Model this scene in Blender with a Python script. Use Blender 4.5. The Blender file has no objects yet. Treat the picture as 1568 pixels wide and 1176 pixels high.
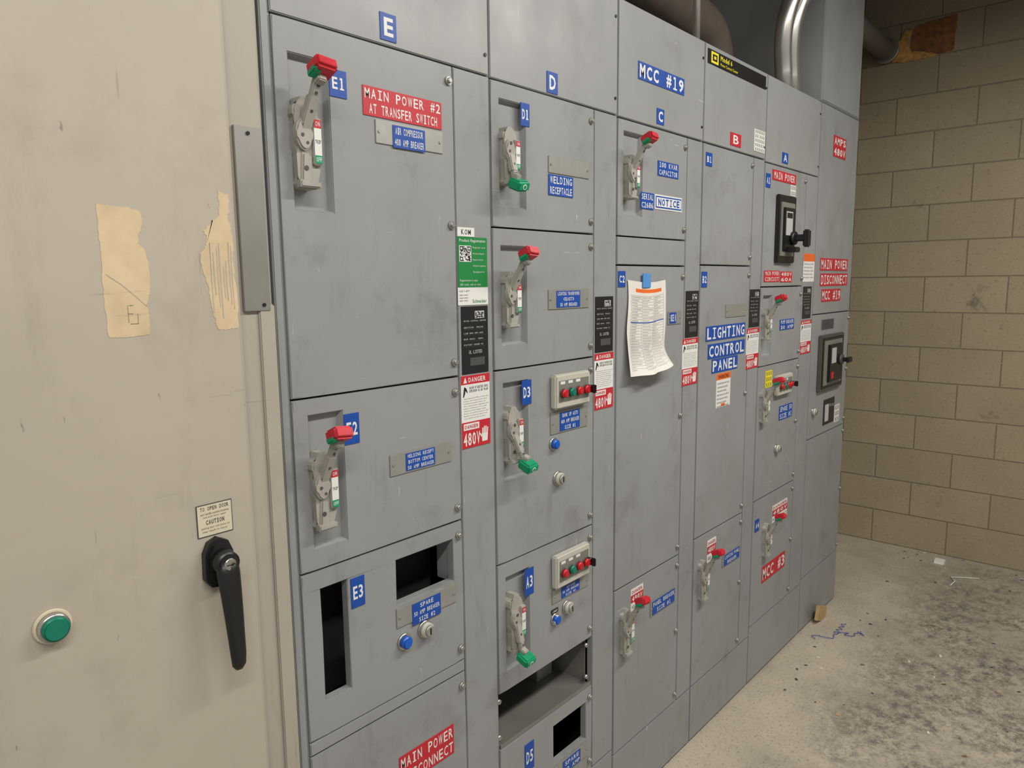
import bpy, bmesh, math, random
from mathutils import Vector, Matrix
random.seed(7)
C=bpy.context
# ------------------------------------------------------------ materials
def lin(c):
    return tuple(((x/255)/12.92 if x/255<=.04045 else (((x/255)+.055)/1.055)**2.4) for x in c)+(1,)
MATS={}
def mat(name,rgb,rough=.5,metal=0,var=0.0,scale=8,bump=0,specks=0,speckcol=(220,220,215),grime=0,grimecol=(92,88,80)):
    m=bpy.data.materials.new(name); m.use_nodes=True
    nt=m.node_tree; N=nt.nodes; L=nt.links; b=N["Principled BSDF"]
    b.inputs["Roughness"].default_value=rough; b.inputs["Metallic"].default_value=metal
    col=lin(rgb)
    geo=N.new("ShaderNodeNewGeometry")
    def nzf(scale,detail,mscale=None,rot=(0,0,0),rg=.5):
        n=N.new("ShaderNodeTexNoise"); n.inputs["Scale"].default_value=scale; n.inputs["Detail"].default_value=detail; n.inputs["Roughness"].default_value=rg
        if mscale:
            mp=N.new("ShaderNodeMapping"); mp.inputs["Scale"].default_value=mscale; mp.inputs["Rotation"].default_value=rot
            L.new(geo.outputs["Position"],mp.inputs[0]); L.new(mp.outputs[0],n.inputs["Vector"])
        else: L.new(geo.outputs["Position"],n.inputs["Vector"])
        return n.outputs["Fac"]
    def mr(v,a,b_,c,d):
        n=N.new("ShaderNodeMapRange"); L.new(v,n.inputs[0])
        for i,x in zip((1,2,3,4),(a,b_,c,d)): n.inputs[i].default_value=x
        return n.outputs[0]
    def mixc(f,a,bcol):
        n=N.new("ShaderNodeMix"); n.data_type='RGBA'; L.new(f,n.inputs[0]); L.new(a,n.inputs[6]); n.inputs[7].default_value=bcol; return n.outputs[2]
    mx=N.new("ShaderNodeMix"); mx.data_type='RGBA'; mx.blend_type='MULTIPLY'; mx.inputs[0].default_value=1
    mx.inputs[6].default_value=col; L.new(mr(nzf(scale,6),.3,.7,1-var,1+var),mx.inputs[7])
    out=mx.outputs[2]
    if grime:
        out=mixc(mr(nzf(5.5,9,None,(0,0,0),.72),.54,.78,0,grime),out,lin(grimecol))
        out=mixc(mr(nzf(16,8,(1,1,.22),(0,.15,0),.7),.58,.80,0,grime*.9),out,lin(grimecol))
        L.new(mr(nzf(6,6),.35,.7,rough-.07,rough+.12),b.inputs["Roughness"])
    if specks:
        out=mixc(mr(nzf(55,3,(1,1,.35),(0,.5,0)),.735,.76,0,specks),out,lin(speckcol))
        out=mixc(mr(nzf(9,4,(9,9,.8),(0,.45,0)),.70,.73,0,specks*.5),out,lin(speckcol))
        out=mixc(mr(nzf(7,4,(.9,.9,12),(0,.25,0)),.715,.74,0,specks*.5),out,lin(speckcol))
    L.new(out,b.inputs["Base Color"])
    if bump:
        bp=N.new("ShaderNodeBump"); bp.inputs["Strength"].default_value=bump; bp.inputs["Distance"].default_value=.0006
        L.new(nzf(350,2),bp.inputs["Height"]); L.new(bp.outputs[0],b.inputs["Normal"])
    MATS[name]=m; return m
mat("grey_paint",(143,145,146),.40,0,.06,3,.12,.6,(208,209,207),.5,(86,82,75))
mat("grey_header",(146,148,148),.40,0,.05,2,.12,.6,(208,209,207),.28)
mat("dark_inside",(34,32,32),.8)
mat("inner_red",(38,20,20),.7)
mat("zinc_sheet",(150,148,142),.45,.6,.1,10)
mat("beige_paint",(176,168,153),.5,0,.04,3,.1,.6,(112,104,90),.30,(128,118,100))
mat("beige_frame",(166,160,147),.5,0,.05,4,.1,.5,(112,104,90),.3,(122,114,98))
mat("scar_tan",(205,184,150),.85,0,.09,30,0,.8,(165,155,136),.35,(150,136,112))
mat("blue",(18,72,160),.45); mat("white",(222,222,218),.5); mat("red",(190,36,50),.45)
mat("green_label",(22,128,62),.45); mat("black_label",(28,28,30),.35); mat("black_plastic",(26,26,27),.38)
mat("text_grey",(70,70,72),.6); mat("text_light",(180,180,180),.6)
mat("orange",(226,104,38),.5); mat("yellow",(232,218,40),.5)
mat("alu",(165,165,160),.42,.5,.05,40); mat("chrome",(198,196,190),.25,.9)
mat("screw",(175,175,171),.35,.75)
mat("handle_plastic",(160,158,149),.5,0,.08,30,0,.3,(90,88,80)); mat("handle_dark",(78,76,72),.5)
mat("btn_red",(195,28,38),.3); mat("btn_green",(10,118,95),.3); mat("btn_blue",(18,88,190),.3)
mat("grip_red",(196,34,50),.42,0,.12,60,0,.5,(225,150,140)); mat("grip_green",(0,148,100),.42,0,.1,60)
mat("station",(186,185,172),.45,0,.03,20); mat("station_face",(120,120,112),.5)
mat("tape",(80,140,205),.6); mat("paper",(216,214,206),.8,0,.03,14)
mat("sticker_cream",(206,197,172),.6); mat("conduit",(190,188,182),.28,.8,.08,9)
mat("duct_grey",(100,95,88),.6,0,.1,6); mat("old_wrap",(104,92,82),.85,0,.12,14)
mat("osb",(120,78,42),.85,0,.45,26,.5); mat("foam",(178,135,74),.9,0,.35,40)
mat("box_grey",(150,153,154),.4,.15,.06,3,0,.3,(205,206,204),.2)
mat("cardboard",(178,150,105),.85,0,.1,30); mat("string_blue",(45,70,165),.7)

# ------------------------------------------------------------ mesh builder
class MB:
    def __init__(s): s.bm=bmesh.new(); s.mats=[]
    def mi(s,n):
        if n not in s.mats: s.mats.append(n)
        return s.mats.index(n)
    def box(s,x0,x1,y0,y1,z0,z1,m,bev=0,seg=2,M=None):
        vs=[s.bm.verts.new(v) for v in ((x0,y0,z0),(x1,y0,z0),(x1,y1,z0),(x0,y1,z0),(x0,y0,z1),(x1,y0,z1),(x1,y1,z1),(x0,y1,z1))]
        fs=[s.bm.faces.new([vs[i] for i in f]) for f in ((3,2,1,0),(4,5,6,7),(0,1,5,4),(1,2,6,5),(2,3,7,6),(3,0,4,7))]
        k=s.mi(m)
        for f in fs: f.material_index=k
        if M is not None: bmesh.ops.transform(s.bm,matrix=M,verts=vs)
        if bev:
            es=list({e for f in fs for e in f.edges})
            bmesh.ops.bevel(s.bm,geom=es,offset=bev,segments=seg,affect='EDGES',material=-1)
    def quad(s,x0,x1,z0,z1,y,m):
        f=s.bm.faces.new([s.bm.verts.new(v) for v in ((x0,y,z0),(x1,y,z0),(x1,y,z1),(x0,y,z1))]); f.material_index=s.mi(m)
    def poly(s,pts,y0,y1,m,bev=0):
        k=s.mi(m); a=[s.bm.verts.new((x,y0,z)) for x,z in pts]; b=[s.bm.verts.new((x,y1,z)) for x,z in pts]
        ff=s.bm.faces.new(a); fs=[ff,s.bm.faces.new(b[::-1])]
        n=len(pts)
        for i in range(n): fs.append(s.bm.faces.new([a[i],b[i],b[(i+1)%n],a[(i+1)%n]]))
        for f in fs: f.material_index=k
        if bev: bmesh.ops.bevel(s.bm,geom=list(ff.edges),offset=bev,segments=2,affect='EDGES',material=-1)
    def cyl(s,c,axis,r,h,m,n=20,r2=None,bev=0):
        axis=Vector(axis).normalized(); r2=r if r2 is None else r2
        q=Vector((0,0,1)).rotation_difference(axis).to_matrix().to_4x4()
        M=Matrix.Translation(Vector(c))@q
        k=s.mi(m); a=[];b=[]
        for i in range(n):
            t=2*math.pi*i/n
            a.append(s.bm.verts.new(M@Vector((r*math.cos(t),r*math.sin(t),0)))); b.append(s.bm.verts.new(M@Vector((r2*math.cos(t),r2*math.sin(t),h))))
        f0=s.bm.faces.new(a[::-1]); f1=s.bm.faces.new(b); f0.material_index=f1.material_index=k
        for i in range(n):
            f=s.bm.faces.new([a[i],a[(i+1)%n],b[(i+1)%n],b[i]]); f.material_index=k; f.smooth=True
        if bev: bmesh.ops.bevel(s.bm,geom=list(f1.edges),offset=bev,segments=2,affect='EDGES',material=-1)
    def tube(s,pts,r,m,n=12,smooth=True):
        k=s.mi(m); rings=[]
        pts=[Vector(p) for p in pts]; rr=r if isinstance(r,(list,tuple)) else [r]*len(pts)
        up=None
        for i,p in enumerate(pts):
            t=(pts[min(i+1,len(pts)-1)]-pts[max(i-1,0)]).normalized()
            if up is None: up=t.orthogonal().normalized()
            else: up=(up-t*up.dot(t)).normalized()
            w=t.cross(up)
            rings.append([s.bm.verts.new(p+rr[i]*(math.cos(2*math.pi*j/n)*up+math.sin(2*math.pi*j/n)*w)) for j in range(n)])
        for A,B in zip(rings,rings[1:]):
            for j in range(n):
                f=s.bm.faces.new([A[j],A[(j+1)%n],B[(j+1)%n],B[j]]); f.material_index=k; f.smooth=smooth
        f=s.bm.faces.new(rings[0][::-1]); f.material_index=k
        f=s.bm.faces.new(rings[-1]); f.material_index=k
    def panel(s,x0,x1,z0,z1,m,y0=0.0,y1=.018,holes=(),pans=(),bev=.0016):
        allh=list(holes)+list(pans)
        xs=sorted({x0,x1,*[h[0] for h in allh],*[h[1] for h in allh]}); zs=sorted({z0,z1,*[h[2] for h in allh],*[h[3] for h in allh]})
        k=s.mi(m); V={}
        def v(x,z):
            if (x,z) not in V: V[(x,z)]=s.bm.verts.new((x,y0,z))
            return V[(x,z)]
        faces=[]
        for i in range(len(xs)-1):
            for j in range(len(zs)-1):
                cx=(xs[i]+xs[i+1])/2; cz=(zs[j]+zs[j+1])/2
                if any(h[0]<cx<h[1] and h[2]<cz<h[3] for h in allh): continue
                f=s.bm.faces.new([v(xs[i],zs[j]),v(xs[i+1],zs[j]),v(xs[i+1],zs[j+1]),v(xs[i],zs[j+1])]); f.material_index=k; faces.append(f)
        be=list({e for f in faces for e in f.edges if len(e.link_faces)==1})
        g=bmesh.ops.extrude_edge_only(s.bm,edges=be)
        nv=[e for e in g['geom'] if isinstance(e,bmesh.types.BMVert)]
        for q in nv: q.co.y=y1
        for e in g['geom']:
            if isinstance(e,bmesh.types.BMFace): e.material_index=k
        if bev: bmesh.ops.bevel(s.bm,geom=[e for e in be if e.is_valid],offset=bev,segments=2,affect='EDGES',material=-1)
        for (a,b,c,d) in pans:
            i=.005; dep=y0+.013
            o=[(a,c),(b,c),(b,d),(a,d)]; n=[(a+i,c+i),(b-i,c+i),(b-i,d-i),(a+i,d-i)]
            O=[s.bm.verts.new((x,y0+.0015,z)) for x,z in o]; I=[s.bm.verts.new((x,dep,z)) for x,z in n]
            s.bm.faces.new(I).material_index=k
            for q in range(4): s.bm.faces.new([O[q],O[(q+1)%4],I[(q+1)%4],I[q]]).material_index=k
    def text(s,t,x0,x1,z0,z1,y,m,bold=.012):
        if len(t)>1 and t.upper()==t and not t.startswith("XX"):   # monospaced tape-printer lettering
            n=len(t); cw=(x1-x0)/(n-.22)
            for i,ch in enumerate(t):
                if ch==" ": continue
                cx=x0+cw*(i+.39); hw=cw*.39; zz0,zz1=z0,z1
                if ch in "-": zz0=z0+(z1-z0)*.42; zz1=z0+(z1-z0)*.56; hw*=.7
                if ch in ".,": zz1=z0+(z1-z0)*.15; hw*=.2
                if ch in "I1":
                    hh=(z1-z0)*.13; sw=max(cw*.085,(z1-z0)*.08)
                    s.quad(cx-sw,cx+sw,z0,z1,y,m); s.quad(cx-hw*.8,cx+hw*.8,z0,z0+hh,y-.0001,m)
                    if ch=="I": s.quad(cx-hw*.8,cx+hw*.8,z1-hh,z1,y-.0001,m)
                    else: s.quad(cx-hw*.7,cx,z1-hh*1.4,z1,y-.0001,m)
                    continue
                s.text(ch,cx-hw,cx+hw,zz0,zz1,y,m,bold+.012)
            return
        c=bpy.data.curves.new("tmp","FONT"); c.body=t; c.size=1; c.offset=bold; c.resolution_u=2; c.space_character=1.12
        o=bpy.data.objects.new("tmp",c); me=bpy.data.meshes.new_from_object(o)
        if len(me.vertices)==0: return
        xa=min(v.co.x for v in me.vertices); xb=max(v.co.x for v in me.vertices); ya=min(v.co.y for v in me.vertices); yb=max(v.co.y for v in me.vertices)
        k=s.mi(m); nf=len(s.bm.faces)
        for v in me.vertices:
            fx=(v.co.x-xa)/(xb-xa) if xb>xa else 0; fz=(v.co.y-ya)/(yb-ya) if yb>ya else 0
            v.co=(x0+fx*(x1-x0),y,z0+fz*(z1-z0))
        s.bm.from_mesh(me); s.bm.faces.ensure_lookup_table()
        for f in s.bm.faces[nf:]: f.material_index=k
        bpy.data.objects.remove(o); bpy.data.curves.remove(c); bpy.data.meshes.remove(me)
    def obj(s,name,parent=None,origin=None):
        bm=s.bm; bm.verts.ensure_lookup_table()
        xs=[v.co.x for v in bm.verts]; ys=[v.co.y for v in bm.verts]; zs=[v.co.z for v in bm.verts]
        o0=Vector(((min(xs)+max(xs))/2,(min(ys)+max(ys))/2,(min(zs)+max(zs))/2)) if origin is None else Vector(origin)
        if parent is not None: o0=Vector(parent.location)
        bmesh.ops.translate(bm,vec=-o0,verts=bm.verts)
        me=bpy.data.meshes.new(name); bm.to_mesh(me); bm.free()
        for m in s.mats: me.materials.append(MATS[m])
        o=bpy.data.objects.new(name,me); C.collection.objects.link(o)
        if parent is not None: o.parent=parent
        else: o.location=o0
        return o
def empty(name,loc):
    e=bpy.data.objects.new(name,None); e.location=loc; e.empty_display_size=.1; C.collection.objects.link(e); return e

# ------------------------------------------------------------ room shell
XW=4.775; YB=.75
def surf_material(name):
    m=bpy.data.materials.new(name); m.use_nodes=True; MATS[name]=m
    return m,m.node_tree.nodes,m.node_tree.links,m.node_tree.nodes["Principled BSDF"]
def noise(N,L,vec,scale,detail=6,rough=.6):
    n=N.new("ShaderNodeTexNoise"); n.inputs["Scale"].default_value=scale; n.inputs["Detail"].default_value=detail; n.inputs["Roughness"].default_value=rough
    L.new(vec,n.inputs["Vector"]); return n.outputs["Fac"]
def mrange(N,L,v,a,b,c,d):
    n=N.new("ShaderNodeMapRange"); L.new(v,n.inputs[0])
    for i,x in zip((1,2,3,4),(a,b,c,d)): n.inputs[i].default_value=x
    return n.outputs[0]
def mix(N,L,f,a,b,mode='MIX'):
    n=N.new("ShaderNodeMix"); n.data_type='RGBA'; n.blend_type=mode
    for i,x in ((0,f),(6,a),(7,b)):
        if isinstance(x,(int,float,tuple)): n.inputs[i].default_value=x
        else: L.new(x,n.inputs[i])
    return n.outputs[2]
def block_wall(name,axis):
    m,N,L,b=surf_material(name)
    geo=N.new("ShaderNodeNewGeometry"); sp=N.new("ShaderNodeSeparateXYZ"); L.new(geo.outputs["Position"],sp.inputs[0])
    cb=N.new("ShaderNodeCombineXYZ"); L.new(sp.outputs[axis],cb.inputs[0]); L.new(sp.outputs[2],cb.inputs[1])
    mp=N.new("ShaderNodeMapping"); mp.inputs["Location"].default_value=(.1,0,0); L.new(cb.outputs[0],mp.inputs[0])
    br=N.new("ShaderNodeTexBrick"); L.new(mp.outputs[0],br.inputs["Vector"])
    br.inputs["Scale"].default_value=1; br.inputs["Brick Width"].default_value=.406; br.inputs["Row Height"].default_value=.2045
    br.inputs["Mortar Size"].default_value=.005; br.inputs["Mortar Smooth"].default_value=.7; br.inputs["Bias"].default_value=0
    br.inputs["Color1"].default_value=lin((170,157,131)); br.inputs["Color2"].default_value=lin((161,149,124)); br.inputs["Mortar"].default_value=lin((126,115,94))
    v=geo.outputs["Position"]
    c=mix(N,L,mrange(N,L,noise(N,L,v,2.2,8),.35,.7,0,.45),br.outputs["Color"],lin((139,127,104)))
    c=mix(N,L,mrange(N,L,noise(N,L,v,70,3),.58,.72,0,.45),c,lin((106,96,78)))
    c=mix(N,L,mrange(N,L,noise(N,L,v,110,3),.60,.70,0,.35),c,lin((194,183,158)))
    c=mix(N,L,mrange(N,L,noise(N,L,v,4.5,9,.75),.61,.72,0,.65),c,lin((60,53,44)))
    top_shade=N.new("ShaderNodeMath"); top_shade.operation='MULTIPLY_ADD'; L.new(noise(N,L,v,2.5,7),top_shade.inputs[0]); top_shade.inputs[1].default_value=.7; L.new(sp.outputs[2],top_shade.inputs[2])
    c=mix(N,L,mrange(N,L,top_shade.outputs[0],2.7,3.4,0,.5),c,lin((84,76,62)))  # shade painted into the colour: wall top darkens where little light reaches
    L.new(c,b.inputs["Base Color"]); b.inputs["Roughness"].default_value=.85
    h=N.new("ShaderNodeMath"); h.operation='MULTIPLY_ADD'; L.new(noise(N,L,v,120,4),h.inputs[0]); h.inputs[1].default_value=.35
    inv=mrange(N,L,br.outputs["Fac"],0,1,1,0); L.new(inv,h.inputs[2])
    bu=N.new("ShaderNodeBump"); bu.inputs["Distance"].default_value=.004; bu.inputs["Strength"].default_value=.6
    L.new(h.outputs[0],bu.inputs["Height"]); L.new(bu.outputs[0],b.inputs["Normal"])
block_wall("block_wall_end",1); block_wall("block_wall_rear",0)
# floor
m,N,L,b=surf_material("concrete_floor")
geo=N.new("ShaderNodeNewGeometry"); v=geo.outputs["Position"]; sp=N.new("ShaderNodeSeparateXYZ"); L.new(v,sp.inputs[0])
base=mix(N,L,mrange(N,L,noise(N,L,v,3,8),.35,.65,0,1),lin((194,184,165)),lin((170,161,144)))
grime=mrange(N,L,noise(N,L,v,3.2,12,.75),.34,.54,0,1)
fine=mrange(N,L,noise(N,L,v,20,12,.88),.44,.57,0,1)
gm=N.new("ShaderNodeMath"); gm.operation='MULTIPLY'; L.new(grime,gm.inputs[0]); L.new(fine,gm.inputs[1])
wob=N.new("ShaderNodeMath"); wob.operation='MULTIPLY_ADD'; L.new(noise(N,L,v,5,8,.7),wob.inputs[0]); wob.inputs[1].default_value=.5; L.new(sp.outputs[1],wob.inputs[2])
st=mrange(N,L,wob.outputs[0],-.20,.10,1,.08)
wob2=N.new("ShaderNodeMath"); wob2.operation='MULTIPLY_ADD'; L.new(noise(N,L,v,4,6),wob2.inputs[0]); wob2.inputs[1].default_value=.5; L.new(sp.outputs[0],wob2.inputs[2])
st2=mrange(N,L,wob2.outputs[0],4.6,4.95,1,.4)
g2=N.new("ShaderNodeMath"); g2.operation='MULTIPLY'; L.new(gm.outputs[0],g2.inputs[0]); L.new(st,g2.inputs[1])
g3=N.new("ShaderNodeMath"); g3.operation='MULTIPLY'; L.new(g2.outputs[0],g3.inputs[0]); L.new(st2,g3.inputs[1])
tone=N.new("ShaderNodeMath"); tone.operation='MULTIPLY'; L.new(st,tone.inputs[0]); tone.inputs[1].default_value=.22
c=mix(N,L,tone.outputs[0],base,lin((110,103,92)))
c=mix(N,L,g3.outputs[0],c,lin((94,88,79)))
c=mix(N,L,mrange(N,L,noise(N,L,v,90,4),.56,.66,0,.5),c,lin((92,86,77)))
c=mix(N,L,mrange(N,L,noise(N,L,v,140,3),.64,.70,0,.6),c,lin((215,208,192)))
L.new(c,b.inputs["Base Color"]); b.inputs["Roughness"].default_value=.85
bu=N.new("ShaderNodeBump"); bu.inputs["Distance"].default_value=.004; bu.inputs["Strength"].default_value=.5
L.new(noise(N,L,v,45,8,.7),bu.inputs["Height"]); L.new(bu.outputs[0],b.inputs["Normal"])
mat("ceiling_dark",(70,67,63),.9,0,.08,3)
def slab(name,x0,x1,y0,y1,z0,z1,m):
    k=MB(); k.box(x0,x1,y0,y1,z0,z1,m); return k.obj(name)
slab("floor",-1.6,XW+.15,-3.6,YB+.15,-.1,0,"concrete_floor")
slab("wall_end",XW,XW+.15,-3.6,YB+.15,0,3.6,"block_wall_end")
slab("wall_rear",-1.6,XW,YB,YB+.15,0,3.6,"block_wall_rear")
slab("unseen_ceiling",-1.6,XW+.15,-3.6,YB+.15,3.6,3.7,"ceiling_dark")  # out of view, added to keep the space above the cabinets dark

# ------------------------------------------------------------ switchgear sections
DEP=.5
TOP=2.365
def section(x0,x1,doors,interior="dark_inside"):
    e=empty("switchgear_cabinet",((x0+x1)/2,DEP/2,0))
    k=MB(); t=.004
    k.box(x0+.0005,x0+.0005+t,.006,DEP,.0,TOP-.001,"grey_paint"); k.box(x1-t-.0005,x1-.0005,.006,DEP,.0,TOP-.001,"grey_paint")
    k.box(x0+.005,x1-.005,DEP-t,DEP,.0,TOP-.001,"grey_paint"); k.box(x0+.0005,x1-.0005,.004,DEP,TOP-t,TOP,"grey_header")
    for a in ((x0+.006,x0+.007,.02,DEP-.006,.02,TOP-.01),(x1-.007,x1-.006,.02,DEP-.006,.02,TOP-.01),(x0+.006,x1-.006,DEP-.012,DEP-.011,.02,TOP-.01)):
        k.box(*a,interior)
    k.obj("shell",e)
    for n,(a,b_,c,d,holes,pans) in doors.items():
        k=MB(); k.panel(a,b_,c,d,"grey_header" if 'header' in n else "grey_paint",holes=holes,pans=pans)
        if 'door' in n:
            zz=[c+.03,d-.03]+([ (c+d)/2 ] if d-c>.5 else [])
            for z in zz:
                k.cyl((b_-.012,-.0005,z),(0,-1,0),.0085,.004,"screw",14); k.cyl((b_-.012,-.004,z),(0,-1,0),.0055,.005,"screw",8,bev=.001)
        if 'header' in n:
            for z in (c+.04,d-.05): k.cyl((b_-.010,-.0003,z),(0,-1,0),.004,.002,"black_plastic",10)
        k.obj(n,e)
    return e
def D(a,b_,c,d,holes=(),pans=()): return (a,b_,c,d,holes,pans)
E=section(.677,1.199,{
 "header_panel":D(.680,1.1965,2.071,2.363),
 "upper_door":D(.682,1.087,1.434,2.067,pans=[(.709,.787,1.758,2.014)]),
 "middle_door":D(.682,1.087,1.114,1.430,pans=[(.713,.785,1.152,1.400)]),
 "spare_door":D(.682,1.087,.785,1.110,holes=[(.720,.779,.853,1.074),(.898,1.059,.981,1.075)]),
 "filler_strip":D(.682,1.087,.757,.782),
 "bottom_door":D(.682,1.087,.240,.754,pans=[(.713,.785,.38,.62)]),
 "kick_plate":D(.680,1.1965,.012,.236),
 "wireway_cover":D(1.0905,1.1965,.240,2.067)},"inner_red")
k=MB()
k.box(1.061,1.064,.02,.055,.975,1.08,"grey_paint"); k.box(.70,1.08,.10,.104,.80,1.10,"dark_inside"); k.obj("window_frame",E)
Ds=section(1.199,1.698,{
 "header_panel":D(1.2015,1.6955,2.069,2.363),
 "door_1":D(1.203,1.588,1.755,2.065,pans=[(1.229,1.317,1.799,2.030)]),
 "door_2":D(1.203,1.588,1.434,1.751,pans=[(1.229,1.317,1.488,1.713)]),
 "door_3":D(1.203,1.588,.970,1.430,pans=[(1.231,1.317,1.167,1.400)]),
 "door_4":D(1.203,1.588,.642,.966,pans=[(1.231,1.317,.690,.930)]),
 "door_5":D(1.203,1.588,.240,.495,holes=[(1.413,1.560,.345,.454)]),
 "kick_plate":D(1.2015,1.6955,.012,.236),
 "wireway_cover":D(1.5915,1.6955,.240,2.065)})
k=MB() # open bay shelf
k.box(1.206,1.585,.004,.42,.497,.500,"zinc_sheet"); k.box(1.206,1.585,.03,.42,.640,.643,"dark_inside")
k.box(1.205,1.207,.02,.42,.5,.64,"zinc_sheet"); k.box(1.583,1.585,.02,.42,.5,.64,"zinc_sheet")
k.box(1.206,1.585,.001,.004,.497,.507,"zinc_sheet"); k.box(1.49,1.56,.12,.16,.5,.59,"zinc_sheet",.002)
for z in (.52,.615): k.cyl((1.212,.02,z),(0,-1,0),.006,.012,"screw",12); k.cyl((1.578,.02,z),(0,-1,0),.006,.012,"screw",12)
k.obj("open_bay_shelf",Ds)
Cs=section(1.698,2.187,{
 "header_panel":D(1.7005,2.1845,2.067,2.363),
 "door_1":D(1.702,2.083,1.756,2.062,pans=[(1.730,1.826,1.812,2.033)]),
 "filler_panel":D(1.702,2.083,1.677,1.752),
 "door_2":D(1.702,2.083,.736,1.673),
 "door_3":D(1.702,2.083,.216,.732),
 "kick_plate":D(1.7005,2.1845,.012,.212),
 "wireway_cover":D(2.0865,2.1845,.216,2.062)})
Bs=section(2.187,2.675,{
 "header_panel":D(2.1895,2.6725,2.067,2.363),
 "door_1":D(2.191,2.575,1.682,2.062),
 "door_2":D(2.191,2.575,.756,1.678),
 "door_3":D(2.191,2.575,.216,.752),
 "kick_plate":D(2.1895,2.6725,.012,.212),
 "wireway_cover":D(2.5785,2.6725,.216,2.062)})
As=section(2.675,3.240,{
 "header_panel":D(2.6775,3.2375,2.060,2.363),
 "door_1":D(2.679,3.098,1.605,2.056),
 "door_2":D(2.679,3.098,1.302,1.601,pans=[(2.705,2.79,1.34,1.57)]),
 "door_3":D(2.679,3.098,.770,1.298),
 "door_4":D(2.679,3.098,.250,.766),
 "kick_plate":D(2.6775,3.2375,.012,.246),
 "wireway_cover":D(3.1015,3.2375,.250,2.056)})
Ls_=section(3.240,3.750,{
 "upper_panel":D(3.2425,3.7475,1.478,2.363),
 "breaker_door":D(3.2425,3.7475,.920,1.474),
 "lower_door":D(3.2425,3.7475,.268,.916),
 "kick_plate":D(3.2425,3.7475,.012,.264)})

# ------------------------------------------------------------ signs / labels
def sign(name,x0,x1,z0,z1,bg,lines,fg="white",y=-.0005,bold=.015,pad=.12,th=.0012,hh=.34):
    k=MB(); k.box(x0,x1,y-th,y,z0,z1,bg)
    n=len(lines); h=(z1-z0)/n; w=x1-x0
    for i,t in enumerate(lines):
        fr=1.0
        if isinstance(t,tuple): t,fr=t
        cx=(x0+x1)/2; hw=w*(1-pad)/2*fr; zc=z1-h*(i+.5)
        k.text(t,cx-hw,cx+hw,zc-h*hh,zc+h*hh,y-th-.0004,fg,bold)
    return k.obj(name)
def plate(x0,x1,z0,z1,bx0=None,bx1=None,lines=(),bz0=None,bz1=None,bg="blue"):
    k=MB(); k.box(x0,x1,-.0025,-.0003,z0,z1,"alu",.0008)
    for x in (x0+.008,x1-.008): k.cyl((x,-.0025,(z0+z1)/2),(0,-1,0),.003,.0015,"screw",10)
    if bx0:
        bz0=z0+.004 if bz0 is None else bz0; bz1=z1-.004 if bz1 is None else bz1
        k.box(bx0,bx1,-.0037,-.0025,bz0,bz1,bg); n=len(lines); h=(bz1-bz0)/n
        for i,t in enumerate(lines):
            zc=bz1-h*(i+.5); hw=(bx1-bx0)/2-.004
            hw*=min(1,.25+.75*len(t)/max(len(q) for q in lines)); cx=(bx0+bx1)/2
            k.text(t,cx-hw,cx+hw,zc-h*.31,zc+h*.31,-.0041,"white",.0)
    k.obj("nameplate")
sign("section_letter_sign",.905,.943,2.079,2.127,"blue",["E"],pad=.42,bold=.03)
sign("section_letter_sign",1.396,1.437,2.073,2.121,"blue",["D"],pad=.42,bold=.03)
sign("section_letter_sign",1.899,1.940,2.077,2.120,"blue",["C"],pad=.42,bold=.03)
sign("section_letter_sign",2.380,2.463,2.080,2.122,"red",["B"],pad=.5)
sign("section_letter_sign",2.834,2.892,2.072,2.112,"blue",["A"],pad=.4)
def unit(x0,x1,z0,z1,t): sign("unit_number_sign",x0,x1,z0,z1,"blue",[t],pad=.28,bold=.01,hh=.22)
unit(.788,.824,1.958,2.004,"E1"); unit(.787,.821,1.334,1.392,"E2"); unit(.786,.818,1.012,1.072,"E3")
unit(1.300,1.331,1.984,2.034,"D1"); unit(1.295,1.330,1.341,1.400,"D3"); unit(1.299,1.333,.859,.928,"A3"); unit(1.293,1.329,.385,.461,"D5")
unit(1.706,1.742,1.615,1.659,"C2"); unit(2.208,2.251,1.994,2.036,"B1"); unit(2.197,2.236,1.608,1.659,"B2"); unit(2.688,2.730,1.969,2.020,"A1"); unit(2.700,2.740,.64,.69,"A4")
sign("main_power_sign",.859,1.054,1.938,1.990,"red",["MAIN POWER #2",("AT TRANSFER SWITCH",.90)],pad=.04,bold=.0)
plate(.885,1.055,1.891,1.934,.925,1.006,["AIR COMPRESSOR","400 AMP BREAKER"],1.888,1.929)
plate(.891,1.059,1.251,1.295,.931,1.010,["WELDING RECEPT","BOTTOM CENTER","50 AMP BREAKER"])
plate(.894,1.064,.930,.973,.935,1.015,["SPARE","50 AMP BREAKER","SIZE #2"],.922,.968)
sign("main_power_sign",.888,1.046,.575,.645,"red",["MAIN POWER","DISCONNECT"],pad=.05,bold=.0)
plate(1.400,1.566,1.890,1.930)
sign("equipment_sign",1.400,1.498,1.838,1.887,"blue",["WELDING",("RECEPTACLE",1.0)],bold=.0)
plate(1.397,1.566,1.564,1.613,1.428,1.526,["LIGHTING TRANSFORMER","(EAST)","50 AMP BREAKER"])
plate(1.403,1.562,1.250,1.306,1.440,1.525,["BANK OF AUTO","400 AMP BREAKER","SIZE #1"])
plate(1.407,1.568,.800,.838,1.445,1.525,["SPARE","50 AMP BREAKER","SIZE #1"])
plate(1.413,1.568,.290,.335,1.45,1.53,["SPARE","50 AMP"])
sign("panel_name_sign",1.797,2.056,2.180,2.227,"blue",["MCC #19"],pad=.05,bold=.02,hh=.38)
sign("equipment_sign",1.909,2.030,1.934,1.976,"blue",["100 KVAR","CAPACITOR"],bold=.0)
sign("equipment_sign",1.818,1.888,1.834,1.880,"blue",["SERIAL","C2686"],bold=.0)
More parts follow.
